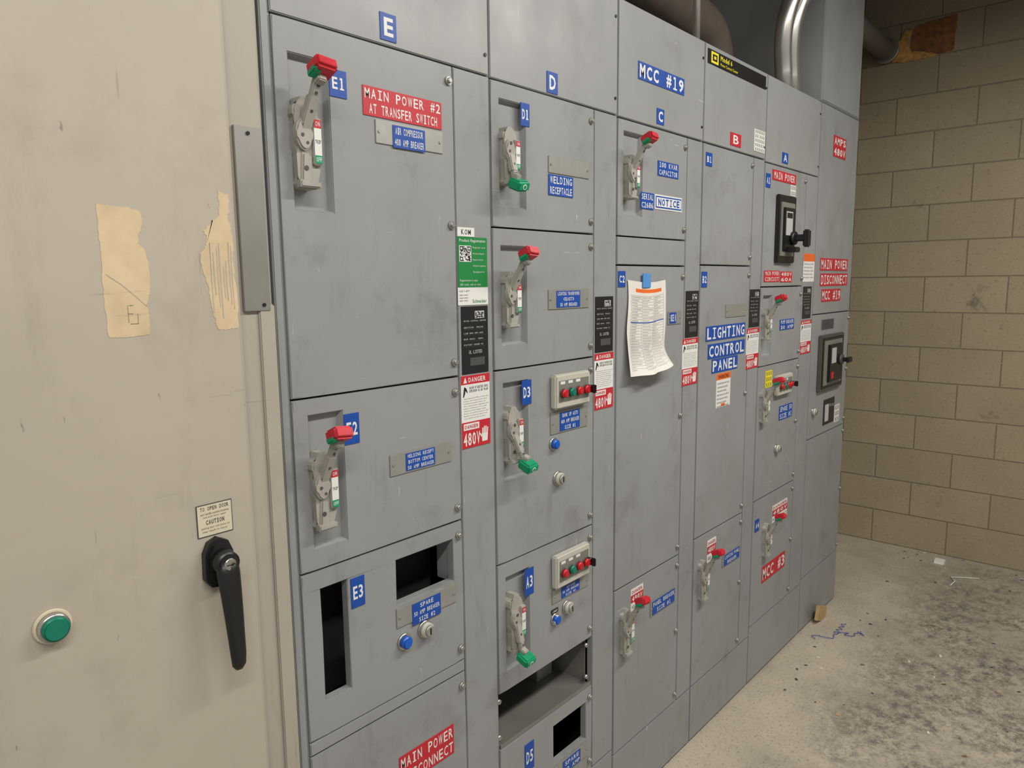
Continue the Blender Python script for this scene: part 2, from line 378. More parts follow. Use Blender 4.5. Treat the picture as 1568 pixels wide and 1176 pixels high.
k=MB(); k.box(1.895,2.055,-.0017,-.0005,1.838,1.880,"white"); k.box(1.899,2.051,-.0021,-.0017,1.842,1.876,"blue"); k.box(1.903,2.047,-.0025,-.0021,1.846,1.872,"white"); k.text("NOTICE",1.912,2.038,1.849,1.869,-.0029,"blue",.02); k.obj("notice_sign")
plate(1.981,2.064,1.497,1.538,1.99,2.03,["SIZE 1"])
k=MB()
k.box(2.204,2.655,-.002,-.0003,2.306,2.350,"black_label",.0005)
k.box(2.225,2.275,-.0026,-.002,2.311,2.345,"yellow"); k.box(2.234,2.266,-.003,-.0026,2.318,2.338,"black_label"); k.box(2.243,2.257,-.0034,-.003,2.3235,2.3325,"yellow")
k.text("Model 6",2.290,2.375,2.328,2.344,-.0025,"yellow",.02); k.text("Motor Control Center",2.290,2.42,2.313,2.322,-.0025,"yellow",.01); k.obj("maker_nameplate")
sign("inspection_sticker",2.571,2.664,2.085,2.160,"white",["XXXXXX","XX XXX","XXXXXX","XXXXX","XXXXX"],"text_grey",bold=0)
for i,(a,b_,c,d,t) in enumerate([(2.238,2.546,1.428,1.478,"LIGHTING"),(2.256,2.546,1.367,1.417,"CONTROL"),(2.288,2.490,1.316,1.364,"PANEL")]):
    sign("lighting_panel_sign",a,b_,c,d,"blue",[t],pad=.05,bold=.01,hh=.38)
k=MB(); k.box(2.325,2.437,-.0012,-.0003,1.190,1.310,"white"); k.box(2.325,2.437,-.0015,-.0012,1.288,1.310,"orange"); k.text("WARNING",2.34,2.42,1.292,1.305,-.0019,"black_label")
for i in range(7): k.text("Arc flash hazard and shock"[i:],2.332,2.425-.01*(i%3),1.272-i*.0135,1.279-i*.0135,-.0016,"text_grey",0)
k.box(2.365,2.395,-.0015,-.0012,1.193,1.203,"orange"); k.obj("warning_sticker")
plate(2.381,2.551,1.502,1.547)
plate(2.412,2.564,.583,.632,2.425,2.555,["LIGHTING PANEL","BREAKER"])
def mixed(x0,x1,z0,z1,name="danger_tag"):
    k=MB(); k.box(x0,x1,-.0012,-.0003,z0,z1,"white"); h=z1-z0
    k.box(x0,x1,-.0015,-.0012,z0+h*.38,z0+h*.72,"red"); k.text("480V",x0+.006,x1-.006,z0+h*.44,z0+h*.66,-.0019,"white"); k.text("DANGER",x0+.006,x1-.006,z0+h*.78,z0+h*.92,-.0016,"red"); k.text("HIGH VOLT",x0+.006,x1-.006,z0+h*.1,z0+h*.25,-.0016,"text_grey",0); k.obj(name)
mixed(2.290,2.357,.640,.722); mixed(1.790,1.860,.640,.710); mixed(2.874,3.034,.632,.706)
plate(1.904,2.063,.580,.632,1.915,2.055,["PANEL BREAKER","SIZE #1"])
sign("main_power_sign",2.747,2.982,2.002,2.040,"red",["MAIN POWER"],bold=.0)
sign("inspection_sticker",2.93,2.985,1.957,1.999,"white",["XXXX","XXXX"],"text_grey",bold=0)
sign("voltage_sign",2.701,2.850,1.622,1.665,"red",["MAIN POWER","CIRCUIT"],bold=0); sign("voltage_sign",2.86,2.982,1.620,1.662,"red",["480V","60A"],bold=0)
sign("panel_name_sign",2.788,3.031,.400,.470,"red",["MCC #3"],bold=.01,pad=.05)
sign("equipment_sign",2.874,3.025,1.43,1.472,"blue",["PUMP BREAKER","50 AMP"],bold=0); sign("equipment_sign",2.903,3.046,1.06,1.118,"blue",["SPARE 50","SIZE #1"],bold=0)
sign("caution_sticker",2.750,2.815,1.212,1.278,"yellow",["XXX","XXXX","XXX"],"text_grey",bold=0)
for a,b_,c,d,t in [(3.308,3.684,1.668,1.722,"MAIN POWER"),(3.316,3.690,1.600,1.655,"DISCONNECT"),(3.342,3.599,1.530,1.585,"MCC #19")]:
    sign("main_power_sign",a,b_,c,d,"red",[t],pad=.05,bold=.005,hh=.37)
sign("voltage_sign",3.408,3.573,2.165,2.255,"red",["AMPS","480V"],pad=.1)

def danger(x0,x1,z0,z1):
    k=MB(); h=z1-z0; w=x1-x0
    k.box(x0,x1,-.0012,-.0003,z0,z1,"white")
    k.box(x0,x1,-.0015,-.0012,z1-h*.12,z1,"red"); k.text("DANGER",x0+w*.25,x1-w*.15,z1-h*.095,z1-h*.03,-.0019,"white",.01)
    k.poly([(x0+w*.08,z1-h*.10),(x0+w*.20,z1-h*.10),(x0+w*.14,z1-h*.02)],-.0017,-.0015,"white")
    k.text("HAZARD OF ELECTRIC SHOCK",x0+w*.28,x1-w*.06,z1-h*.19,z1-h*.155,-.0016,"text_grey",.01)
    k.text("EXPLOSION OR ARC FLASH",x0+w*.28,x1-w*.06,z1-h*.235,z1-h*.20,-.0016,"text_grey",.01)
    k.poly([(x0+w*.06,z1-h*.29),(x0+w*.09,z1-h*.29),(x0+w*.14,z1-h*.23),(x0+w*.13,z1-h*.20),(x0+w*.22,z1-h*.24),(x0+w*.20,z1-h*.20),(x0+w*.17,z1-h*.17),(x0+w*.11,z1-h*.15),(x0+w*.09,z1-h*.19)],-.0016,-.0012,"black_label")
    for i in range(9):
        k.text(["Apply appropriate PPE and follow safe","practices. This equipment must only be","installed and serviced by qualified staff","Turn off all power supplying unit","before working on or inside.","Always use rated voltage sensing","device to confirm power is off.","Replace all devices, doors and","covers before turning on power."][i],x0+w*.08,x1-w*(.06+.05*(i%3)),z1-h*(.325+.034*i),z1-h*(.308+.034*i),-.0016,"text_grey",.0)
    k.box(x0,x1,-.0015,-.0012,z0,z0+h*.36,"red")
    k.box(x0+w*.06,x0+w*.6,-.0018,-.0015,z0+h*.25,z0+h*.34,"white"); k.text("DANGER",x0+w*.1,x0+w*.56,z0+h*.27,z0+h*.32,-.0022,"red",.01)
    k.text("480V",x0+w*.05,x0+w*.62,z0+h*.03,z0+h*.21,-.0019,"white",.01)
    hx=x0+w*.8; hz=z0+h*.12
    k.poly([(hx-w*.1,hz-h*.07),(hx+w*.09,hz-h*.07),(hx+w*.11,hz+h*.04),(hx-w*.11,hz+h*.04)],-.0018,-.0015,"white")
    for j in range(4): k.poly([(hx+w*(-.10+j*.055),hz+h*.04),(hx+w*(-.06+j*.055),hz+h*.04),(hx+w*(-.055+j*.06),hz+h*(.12+.02*(j in(1,2)))),(hx+w*(-.09+j*.06),hz+h*(.12+.02*(j in(1,2))))],-.0018,-.0015,"white")
    k.poly([(hx-w*.1,hz-h*.02),(hx-w*.1,hz+h*.02),(hx-w*.18,hz+h*.06),(hx-w*.19,hz+h*.04)],-.0018,-.0015,"white")
    k.obj("danger_label")
def black(x0,x1,z0,z1):
    k=MB(); h=z1-z0; w=x1-x0
    k.box(x0,x1,-.0015,-.0003,z0,z1,"black_label",.0004)
    k.box(x0+w*.5,x0+w*.85,-.0019,-.0015,z1-h*.18,z1-h*.07,"text_light")
    for i in range(7):
        for j in range(7):
            if random.random()<.5: k.quad(x0+w*(.52+.044*j),x0+w*(.56+.044*j),z1-h*(.172-.0137*i),z1-h*(.160-.0137*i),-.0021,"black_label")
    k.text("MOTOR CONTROL CENTER",x0+w*.08,x1-w*.08,z1-h*.225,z1-h*.205,-.0019,"text_light",0)
    for i in range(4):
        zz=z1-h*(.30+.085*i); k.text(["SECTION  90124","LINE 480V 3PH 60HZ","BUS 600A  42KA","FACTORY ORDER NO"][i],x0+w*.08,x1-w*.2,zz-h*.022,zz,-.0019,"text_light",0)
        k.box(x0+w*.08,x1-w*.1,-.0018,-.0015,zz-h*.043,zz-h*.04,"text_grey")
    k.text("UL LISTED",x0+w*.25,x1-w*.25,z0+h*.30,z0+h*.35,-.0019,"text_light",.0)
    k.box(x0+w*.3,x1-w*.15,-.0018,-.0015,z0+h*.12,z0+h*.24,"text_grey"); k.obj("rating_plate")
black(1.098,1.181,1.434,1.581); danger(1.093,1.183,1.270,1.431)
black(1.597,1.682,1.442,1.591); danger(1.594,1.684,1.286,1.439)
black(2.094,2.180,1.450,1.598); danger(2.078,2.182,1.296,1.447)
black(2.580,2.670,1.457,1.596); danger(2.562,2.672,1.303,1.453)
black(3.116,3.215,1.465,1.600); danger(3.106,3.230,1.314,1.458)
k=MB(); k.box(3.105,3.236,-.0012,-.0003,1.62,1.737,"white"); k.box(3.105,3.236,-.0015,-.0012,1.705,1.737,"orange")
for i in range(5): k.text("Warning arc flash",3.112,3.222-.01*(i%2),1.690-i*.014,1.697-i*.014,-.0016,"text_grey",0)
k.obj("warning_sticker")
k=MB(); k.box(1.092,1.143,-.0012,-.0003,1.729,1.748,"white"); k.text("KOM",1.103,1.132,1.733,1.744,-.0016,"text_grey",.0)
k.box(1.092,1.182,-.0012,-.0003,1.622,1.728,"green_label"); k.text("Product Registration",1.097,1.176,1.716,1.724,-.0016,"white",.01)
k.box(1.096,1.132,-.0016,-.0012,1.676,1.710,"white")
def finder(i,j):
    for (a,b_) in ((0,0),(0,10),(10,10)):
        if a<=i<a+4 and b_<=j<b_+4: return 1 if (i in(a,a+3) or j in (b_,b_+3)) else 0
    return None
for i in range(14):
    for j in range(14):
        q=finder(i,j)
        if q==1 or (q is None and random.random()<.48): k.quad(1.0977+i*.00235,1.0977+(i+.95)*.00235,1.6775+j*.00222,1.6775+(j+.95)*.00222,-.0018,"black_label")
for i in range(5): k.text(["Register now","Product Support","Expert advice","Software updates","Support"][i],1.137,1.176-.004*(i%3),1.704-i*.013,1.7085-i*.013,-.0016,"white",0)
k.text("Registration is easy",1.097,1.150,1.633,1.639,-.0016,"white",0); k.text("QR code, call or visit",1.097,1.160,1.625,1.630,-.0016,"white",0)
k.box(1.090,1.183,-.0012,-.0003,1.584,1.6215,"white"); k.text("Call 1-877",1.094,1.125,1.612,1.616,-.0016,"text_grey",0); k.text("Schneider",1.134,1.178,1.588,1.596,-.0016,"green_label",.01)
for i in range(3): k.text("support contact",1.094,1.12,1.603-i*.006,1.607-i*.006,-.0016,"text_grey",0)
k.obj("product_sticker")

# ------------------------------------------------------------ operating handles
def handle(x,z,up=True,h=.132,s=1.0,yb=.011,dx=0.0):
    """x centre, z centre of housing"""
    k=MB(); w=.046*s; z0=z-h/2; z1=z+h/2; a=x-w/2; b_=x+w/2
    P="handle_plastic"
    H=lambda t: z0+h*t
    k.poly([(a+.008,H(0)),(b_-.010,H(0)),(b_-.006,H(.05)),(b_-.006,H(.20)),(b_-.002,H(.30)),(b_,H(.42)),(b_,H(.80)),(b_-.008,H(.86)),(b_-.012,H(.97)),(b_-.018,H(1)),(a+.016,H(1)),(a+.012,H(.93)),(a+.002,H(.90)),(a,H(.86)),(a,H(.80)),(a+.004,H(.77)),(a+.003,H(.45)),(a+.006,H(.36)),(a+.007,H(.12)),(a+.004,H(.05))],-.017,yb,P,.003)
    pv=(x-.009*s,H(.60))
    k.poly([(pv[0]+math.cos(t)*.0145*s,pv[1]+math.sin(t)*(.026 if math.sin(t)<0 else .022)*s) for t in [2*math.pi*i/24 for i in range(24)]],-.026,-.014,P,.003)
    k.poly([(a+.008,H(.06)),(b_-.020,H(.04)),(b_-.020,H(.36)),(a+.012,H(.40))],-.022,-.014,P,.003)
    k.poly([(a+.004,H(.01)),(b_-.006,H(.01)),(b_-.006,H(.07)),(a+.004,H(.09))],-.025,-.012,P,.002)
    for ox,oz,rr_ in ((-.001,.013,.0038),(-.005,-.004,.003),(.004,-.016,.0026)): k.cyl((pv[0]+ox,-.0262,pv[1]+oz),(0,-1,0),rr_,.0008,"handle_dark",12)
    k.cyl((x-.008,-.022,H(.22)),(0,-1,0),.0042,.0012,"handle_dark",12)
    # indicator strip
    k.box(x+.007,x+.024,-.024,-.014,H(.26),H(.78),P,.0015)
    k.box(x+.0085,x+.0225,-.0246,-.024,H(.28),H(.76),"white"); k.box(x+.0085,x+.0225,-.0251,-.0246,H(.67),H(.76),"red"); k.box(x+.0085,x+.0225,-.0251,-.0246,H(.28),H(.37),"grip_green")
    k.text("ON",x+.011,x+.020,H(.69),H(.74),-.0255,"white",0); k.text("TRIP",x+.010,x+.021,H(.50),H(.54),-.025,"text_grey",0); k.text("OFF",x+.010,x+.021,H(.30),H(.35),-.0255,"white",0)
    # lever arm
    tz=(z1+.036) if up else (z0-.003); ty=-.056 if up else -.040
    gx=x+.004+dx
    p0=Vector((pv[0]+.004,-.020,pv[1]+(.010 if up else -.014))); p1=Vector((gx,ty,tz))
    d=(p1-p0); ln=d.length; dn=d.normalized()
    sx=Vector((1,0,0)); sx=(sx-dn*sx.dot(dn)).normalized(); sy=dn.cross(sx)
    M=Matrix((sx,sy,dn)).transposed().to_4x4(); M.translation=p0
    k.box(-.009*s,.009*s,-.007,.007,-.004,ln*.55,P,.002,2,M); k.box(-.0065*s,.0065*s,-.006,.006,ln*.4,ln-.004,P,.002,2,M)
    for t in(.30,.62,.75): k.cyl(M@Vector((0,.0062,ln*t)) if sy.y<0 else M@Vector((0,-.0062,ln*t)),sy if sy.y<0 else -sy,.0028,.0014,"handle_dark",10)
    # grip
    G="grip_red" if up else "grip_green"
    Mg=Matrix.Translation((gx,ty-.004,tz))@Matrix.Rotation(math.radians(-24 if up else 22),4,'X')@Matrix.Rotation(math.radians(6 if up else -6),4,'Y')
    k.box(-.0175*s,.0175*s,-.020,.016,-.010,.013,G,.004,3,Mg)
    k.box(-.0155*s,.0155*s,-.0215,-.018,-.006,.009,G,.001,2,Mg)
    if up: k.box(-.0182*s,-.004*s,-.010,.014,-.0115,-.001,"grip_green",.002,2,Mg); k.box(-.008,.008,.0,.016,-.02,-.006,P,.002,2,Mg)
    else:
        k.box(-.008,.008,.0,.016,.006,.022,P,.002,2,Mg)
        k.cyl(Mg@Vector((0,-.0215,0.0015)),(0,-1,-.4),.006,.0008,"white",16); k.cyl(Mg@Vector((0,-.0222,0.0015)),(0,-1,-.4),.004,.0006,G,16)
    k.obj("disconnect_handle")
handle(.728,1.868,True,.150,1.1); handle(.730,1.262,True,.142,1.05)
handle(1.248,1.908,False,.125,dx=-.014); handle(1.248,1.592,True,.128); handle(1.250,1.278,False,.135,dx=.008)
handle(1.252,.812,False,.150,dx=-.008); handle(.73,.50,True,.135)
handle(1.752,1.912,True,.118,dx=.004); handle(1.752,.595,True,.145)
handle(2.245,.595,True,.145)
handle(2.715,1.462,True,.12); handle(2.725,1.145,True,.13); handle(2.80,.585,True,.14)

# ------------------------------------------------------------ pushbutton stations, buttons
def station(x,z,w=.147,h=.086):
    k=MB(); k.box(x,x+w,-.020,-.0002,z,z+h,"station",.004,3)
    k.box(x+.010,x+w-.008,-.0205,-.018,z+.016,z+h-.014,"station_face",.001)
    for i,c in enumerate(["btn_red","btn_green","btn_red","btn_red"]):
        cx=x+.026+i*.032; cz=z+h*.46
        k.cyl((cx,-.020,cz),(0,-1,0),.0125,.004,"handle_dark",20,bev=.001); k.cyl((cx,-.024,cz),(0,-1,0),.0105,.010,c,20,bev=.002)
    cx=x+w-.012; k.cyl((cx,-.020,z+h*.46),(0,-1,0),.010,.014,"black_plastic",18); k.box(cx-.004,cx+.004,-.046,-.034,z+h*.46-.011,z+h*.46+.011,"black_plastic",.002)
    for i in range(3): k.box(x+.018+i*.032,x+.036+i*.032,-.0209,-.0204,z+h-.024,z+h-.017,"white")
    k.obj("pushbutton_station")
station(1.403,1.316); station(1.404,.845,.147,.088)
station(2.835,1.170,.155,.082)
def pushbutton(x,z,col,r=.012,name="pushbutton",key=False,y=0,tag=None):
    k=MB(); k.cyl((x,y-.0002,z),(0,-1,0),r*1.35,.005,"chrome",24,bev=.001)
    if key:
        k.cyl((x,y-.005,z),(0,-1,0),r*1.15,.010,"station",24,bev=.0015); k.cyl((x,y-.015,z),(0,-1,0),r*.8,.006,"alu",24,bev=.001); k.box(x-r*.12,x+r*.12,y-.0218,y-.020,z-r*.5,z+r*.5,"black_plastic")
    else: k.cyl((x,y-.005,z),(0,-1,0),r,.011,col,24,bev=.003)
    if tag: k.box(x-.014,x+.014,-.0025,-.0003,z+r*1.4,z+r*1.4+.011,tag); k.text("RESET",x-.011,x+.011,z+r*1.4+.003,z+r*1.4+.008,-.0029,"white",0)
    k.obj(name)
pushbutton(.912,.896,"btn_blue",.013,"reset_button"); pushbutton(.969,.902,None,.014,"key_switch",True)
pushbutton(1.415,1.226,"btn_blue",.012,"reset_button"); pushbutton(1.432,1.133,None,.014,"key_switch",True)
pushbutton(1.418,.757,"btn_blue",.012,"reset_button",tag="black_label"); pushbutton(1.470,.772,None,.014,"key_switch",True)
pushbutton(2.885,.947,None,.014,"key_switch",True)
pushbutton(3.30,1.040,None,.014,"key_switch",True)

# ------------------------------------------------------------ breakers
k=MB()
k.box(2.790,2.965,-.014,-.0002,1.695,1.952,"black_plastic",.003)
k.box(2.808,2.945,-.018,-.012,1.72,1.925,"station_face",.002); k.box(2.822,2.932,-.026,-.016,1.74,1.905,"black_plastic",.003)
k.box(2.835,2.90,-.027,-.0255,1.80,1.890,"text_light"); k.box(2.84,2.895,-.0275,-.0268,1.865,1.885,"black_label")
k.cyl((2.90,-.026,1.79),(0,-1,0),.026,.016,"black_plastic",20,bev=.002)
k.box(2.887,2.913,-.075,-.04,1.777,1.803,"black_plastic",.004); k.box(2.895,2.935,-.088,-.068,1.755,1.822,"black_plastic",.005)
k.box(2.85,2.90,-.060,-.026,1.735,1.755,"black_plastic",.003)
k.obj("circuit_breaker")
k=MB()
k.box(3.330,3.640,-.016,-.0002,1.125,1.380,"handle_dark",.003); k.box(3.345,3.625,-.019,-.014,1.137,1.368,"black_plastic",.002); k.box(3.36,3.60,-.022,-.014,1.15,1.355,"station_face",.002); k.box(3.40,3.57,-.034,-.02,1.165,1.335,"black_plastic",.003)
k.box(3.42,3.48,-.035,-.033,1.25,1.32,"text_light"); k.box(3.42,3.45,-.0355,-.033,1.18,1.21,"red")
k.cyl((3.54,-.034,1.26),(0,-1,0),.024,.012,"handle_dark",20,bev=.002); k.box(3.532,3.548,-.068,-.045,1.250,1.269,"black_plastic",.004); k.box(3.52,3.575,-.078,-.064,1.246,1.272,"black_plastic",.004)
k.obj("circuit_breaker")
k=MB(); k.box(3.44,3.59,-.002,-.0003,.955,1.075,"black_label",.0005); k.box(3.46,3.51,-.0025,-.002,.97,1.05,"text_light"); k.text("Rating",3.52,3.58,1.03,1.05,-.0025,"text_light",0); k.obj("rating_plate")
sign("inspection_sticker",3.60,3.67,.945,1.03,"white",["XXX","XXXX","XX"],"text_grey",bold=0)
k=MB(); k.box(3.36,3.52,-.003,-.0003,1.405,1.45,"alu",.0008); k.text("Type",3.40,3.48,1.418,1.438,-.0034,"text_grey",0); k.obj("nameplate")

# ------------------------------------------------------------ paper note taped to door
k=MB(); bm=k.bm; nx,nz=18,26; x0,x1,zt,zb=1.752,1.955,1.635,1.365
def P3(u,v_,off=0):
    x=x0+u*(x1-x0)-.020*v_*v_*(1-u)+.005*math.sin(v_*5+1)*u+.004*math.sin(v_*9)*(1-u)
    z=zt+(zb-zt)*v_-.008*math.sin(u*3)+.016*u*v_*v_
    y=-.003-.007*math.sin(u*7+v_*2)**2*(.3+v_)-.045*max(0,v_-.70)**2*8*(.5+.5*u)-.012*(1-abs(2*u-1))*v_-.003*abs(math.sin(u*11-v_*6))*v_
    return (x,y-off,z)
G=[[bm.verts.new(P3(i/nx,j/nz)) for i in range(nx+1)] for j in range(nz+1)]
kp=k.mi("paper"); ko=k.mi("orange"); kb=k.mi("blue"); kt=k.mi("text_light")
for j in range(nz):
    for i in range(nx):
        f=bm.faces.new([G[j][i],G[j+1][i],G[j+1][i+1],G[j][i+1]]); f.smooth=True; f.material_index=ko if (j==2 and 3<=i<nx-2) else kp
def strip(u0,u1,v0,v1,kk,n=16):
    for s_ in range(n):
        a=u0+(u1-u0)*s_/n; b_=u0+(u1-u0)*(s_+1)/n
        bm.faces.new([bm.verts.new(P3(u,vv,.0008)) for (u,vv) in ((a,v0),(b_,v0),(b_,v1),(a,v1))]).material_index=kk
for r_ in range(26):
    v_=.15+r_*.031
    if r_==9: strip(.06,.94,v_,v_+.010,kb)
    else: strip(.06,.94,v_,v_+.0025,kt)
    for q in range(3):
        ua=.08+.29*q; strip(ua,ua+random.uniform(.1,.26),v_+.012,v_+.020,kt,5)
for u in (.06,.35,.64,.94):
    for s_ in range(20):
        va=.15+.80*s_/20; vb=.15+.80*(s_+1)/20
        bm.faces.new([bm.verts.new(P3(a,b_,.0008)) for a,b_ in ((u-.002,va),(u+.002,va),(u+.002,vb),(u-.002,vb))]).material_index=kt
k.box(1.825,1.868,-.0085,-.005,1.612,1.652,"tape",.0005)
k.obj("paper_note")

# ------------------------------------------------------------ beige transfer switch cabinet
T=empty("transfer_switch_cabinet",(0,.3,0))
k=MB(); k.box(-.65,.640,-.028,.55,0,2.75,"beige_frame",.006,3)
k.box(.612,.640,-.033,-.027,0.02,1.60,"beige_frame",.002); k.obj("body",T)
k=MB(); k.box(-.60,.574,-.050,-.0285,.10,2.65,"beige_paint",.007,4); k.obj("door_leaf",T)
k=MB(); k.box(.586,.632,-.0345,-.0282,1.590,1.875,"zinc_sheet",.001); k.cyl((.609,-.0345,1.865),(0,-1,0),.003,.002,"black_plastic",10); k.cyl((.620,-.0345,1.600),(0,-1,0),.003,.002,"black_plastic",10); k.obj("cover_plate",T)
def rough_outline(pts,seed,amp=.0009,n=9):
    r=random.Random(seed); o=[]
    for (a,b_) in zip(pts,pts[1:]+pts[:1]):
        for i in range(n):
            t=i/n; o.append((a[0]+(b_[0]-a[0])*t+r.uniform(-amp,amp),a[1]+(b_[1]-a[1])*t+r.uniform(-amp,amp)))
    return o[::-1]
s1=[(.3766,1.7405),(.418,1.738),(.432,1.733),(.4335,1.722),(.431,1.708),(.427,1.702),(.4265,1.690),(.434,1.682),(.4375,1.664),(.4385,1.640),(.4365,1.622),(.431,1.606),(.4335,1.590),(.4330,1.574),(.4325,1.564),(.398,1.562),(.3775,1.563),(.3762,1.62),(.3768,1.69)]
k=MB(); k.poly(rough_outline(s1,3),-.0505,-.0502,"scar_tan"); k.obj("paint_scar_1",T)
s2=[(.546,1.772),(.553,1.770),(.558,1.766),(.562,1.770),(.5625,1.745),(.5595,1.735),(.562,1.72),(.5655,1.70),(.5635,1.66),(.566,1.62),(.566,1.567),(.548,1.565),(.532,1.566),(.529,1.578),(.524,1.60),(.522,1.625),(.517,1.648),(.512,1.668),(.513,1.678),(.522,1.690),(.524,1.704),(.520,1.712),(.531,1.722),(.535,1.728),(.545,1.735),(.546,1.75)]
k=MB(); k.poly(rough_outline(s2,8,.0014,6),-.0505,-.0502,"scar_tan"); k.obj("paint_scar_2",T)
k=MB(); rr_=random.Random(4)
for i in range(8):
    xx=.528+i*.0046+rr_.uniform(-.001,.001); zt_=1.70-rr_.uniform(0,.05); zb_=1.572+rr_.uniform(0,.05); ww=rr_.uniform(.0005,.0016)
    k.poly(rough_outline([(xx,zt_),(xx-.0006,(zt_+zb_)/2),(xx+.0005,zb_),(xx+.0005+ww,zb_),(xx+ww,(zt_+zb_)/2),(xx+ww,zt_)],i,.0003,6),-.0509,-.0506,"beige_paint")
for (a,b_,c,d) in ((.381,1.648,.400,1.634),(.400,1.634,.416,1.619),(.416,1.619,.431,1.604)):
    k.poly([(a,b_-.0008),(c,d-.0008),(c,d+.0008),(a,b_+.0008)],-.0509,-.0506,"beige_paint")
for a,b_,c,d in((.405,.412,1.594,1.5945),(.405,.4055,1.582,1.606),(.407,.413,1.6055,1.606),(.4175,.418,1.580,1.594),(.407,.418,1.580,1.5805)): k.quad(a,b_,c,d,-.0511,"duct_grey")
k.obj("paint_scratches",T)
k=MB(); k.box(.478,.535,-.0512,-.0502,1.250,1.301,"text_grey",.0003); k.box(.4795,.5335,-.0515,-.0511,1.2515,1.2995,"sticker_cream")
k.text("TO OPEN DOOR",.484,.529,1.291,1.297,-.0519,"text_grey",0); k.text("turn handle counterclockwise",.484,.529,1.2845,1.288,-.0519,"text_grey",0); k.text("and pull door open",.488,.524,1.279,1.2825,-.0519,"text_grey",0)
k.text("CAUTION",.492,.521,1.269,1.276,-.0519,"text_grey",.01); k.text("opening door with power on",.484,.529,1.262,1.2655,-.0519,"text_grey",0); k.text("may result in injury",.486,.525,1.2565,1.260,-.0519,"text_grey",0)
k.obj("caution_sticker",T)
k=MB(); k.cyl((.277,-.050,1.187),(0,-1,0),.0235,.004,"sticker_cream",32,bev=.001); k.cyl((.277,-.054,1.187),(0,-1,0),.020,.009,"chrome",32,r2=.0185,bev=.001); k.cyl((.277,-.062,1.187),(0,-1,0),.0165,.007,"btn_green",32,bev=.003); k.obj("green_pushbutton",T)
k=MB()
k.poly([(.481,1.185),(.490,1.172),(.512,1.168),(.524,1.180),(.527,1.222),(.520,1.240),(.505,1.248),(.490,1.242),(.482,1.225)],-.068,-.0495,"black_plastic",.006)
k.cyl((.506,-.066,1.212),(0,-1,0),.020,.024,"black_plastic",28,r2=.0175,bev=.003)
k.cyl((.506,-.090,1.212),(0,-1,0),.0095,.004,"chrome",20,bev=.001); k.box(.4995,.5125,-.0945,-.0935,1.2112,1.2128,"black_plastic")
path=[(.506,-.078,1.215),(.506,-.082,1.195),(.507,-.086,1.165),(.508,-.089,1.13),(.509,-.091,1.095),(.510,-.092,1.065),(.510,-.092,1.048),(.510,-.092,1.041)]
rr=[.017,.018,.0165,.015,.0135,.0125,.011,.006]
n0=len(k.bm.verts); k.tube(path,rr,"black_plastic",16)
k.bm.verts.ensure_lookup_table()
for v_ in k.bm.verts[n0:]: v_.co.y=-.088+(v_.co.y+.088)*.62
k.obj("lever_handle",T)
k=MB(); k.box(.6415,.658,.004,.5,0,2.365,"grey_paint",.002); k.box(.660,.6755,-.001,.5,0,2.365,"grey_paint",.002); k.obj("filler_angle",E)

# ------------------------------------------------------------ overhead pull box, conduits
k=MB(); k.box(3.240,3.750,.002,.60,2.368,3.58,"box_grey",.003); k.box(3.25,3.74,-.001,.004,2.375,3.5,"box_grey",.001); k.obj("overhead_pull_box")
def arc(p0,p1,p2,n=10):
    p0,p1,p2=map(Vector,(p0,p1,p2)); return [(1-t)**2*p0+2*t*(1-t)*p1+t*t*p2 for t in [i/n for i in range(n+1)]]
def conduit(pts,r,name="steel_conduit",m="conduit"):
    k=MB(); k.tube(pts,r,m,18); p=Vector(pts[0]); k.cyl(p,(0,0,1),r*1.25,.03,m,18); k.obj(name)
for dx in (0,.080):
    conduit([(3.05+dx,.09,2.367),(3.045+dx,.09,2.46)]+arc((3.035+dx,.09,2.50),(2.99+dx,.085,2.62),(3.02+dx,.06,2.72),8)+arc((3.03+dx,.05,2.75),(3.07+dx,-.02,2.86),(3.075+dx,-.06,2.98),8)+[(3.075+dx,-.065,3.1),(3.075+dx,-.065,3.6)],.034)
conduit([(2.318,.10,2.367),(2.318,.10,2.7),(2.318,.10,3.6)],.012)
k=MB(); k.tube([Vector((2.97,.36,2.367)),Vector((2.97,.36,2.44))]+arc((2.97,.36,2.48),(2.97,.36,2.65),(2.80,.36,2.66),12)+arc((2.2,.36,2.72),(1.5,.36,2.78),(1.3,.36,3.15),8)+[Vector((1.3,.36,3.6))],.085,"old_wrap",20); k.obj("insulated_pipe")
k=MB(); k.tube([(3.752,.17,2.93),(4.3,.17,2.93),(4.774,.17,2.93)],.055,"duct_grey",20); k.cyl((4.73,.17,2.93),(1,0,0),.07,.04,"conduit",20); k.obj("pipe_to_wall")
k=MB(); k.tube([(3.78,.02,3.19),(4.0,-.05,3.20),(4.3,-.6,3.21),(4.5,-1.6,3.21),(4.5,-3.5,3.21)],.018,"conduit",14); k.cyl((3.752,.03,3.19),(1,-.1,0),.035,.06,"conduit",18); k.obj("steel_conduit")
k=MB()
def ypoly(pts,x0,x1,m):
    kk=k.mi(m); a=[k.bm.verts.new((x0,y,z)) for y,z in pts]; b_=[k.bm.verts.new((x1,y,z)) for y,z in pts]
    k.bm.faces.new(a).material_index=kk
    for i in range(len(pts)): k.bm.faces.new([a[i],b_[i],b_[(i+1)%len(pts)],a[(i+1)%len(pts)]]).material_index=kk
ypoly(rough_outline([(.05,2.875),(.04,3.03),(-.02,3.045),(-.175,3.06),(-.172,2.87),(-.09,2.862)],1,.004,5),XW-.004,XW,"osb")
ypoly(rough_outline([(.15,2.86),(.12,2.90),(.13,2.95),(.08,3.02),(.04,3.03),(.055,2.96),(.04,2.90),(-.05,2.878),(-.10,2.862),(.02,2.85)],2,.006,4),XW-.009,XW,"foam")
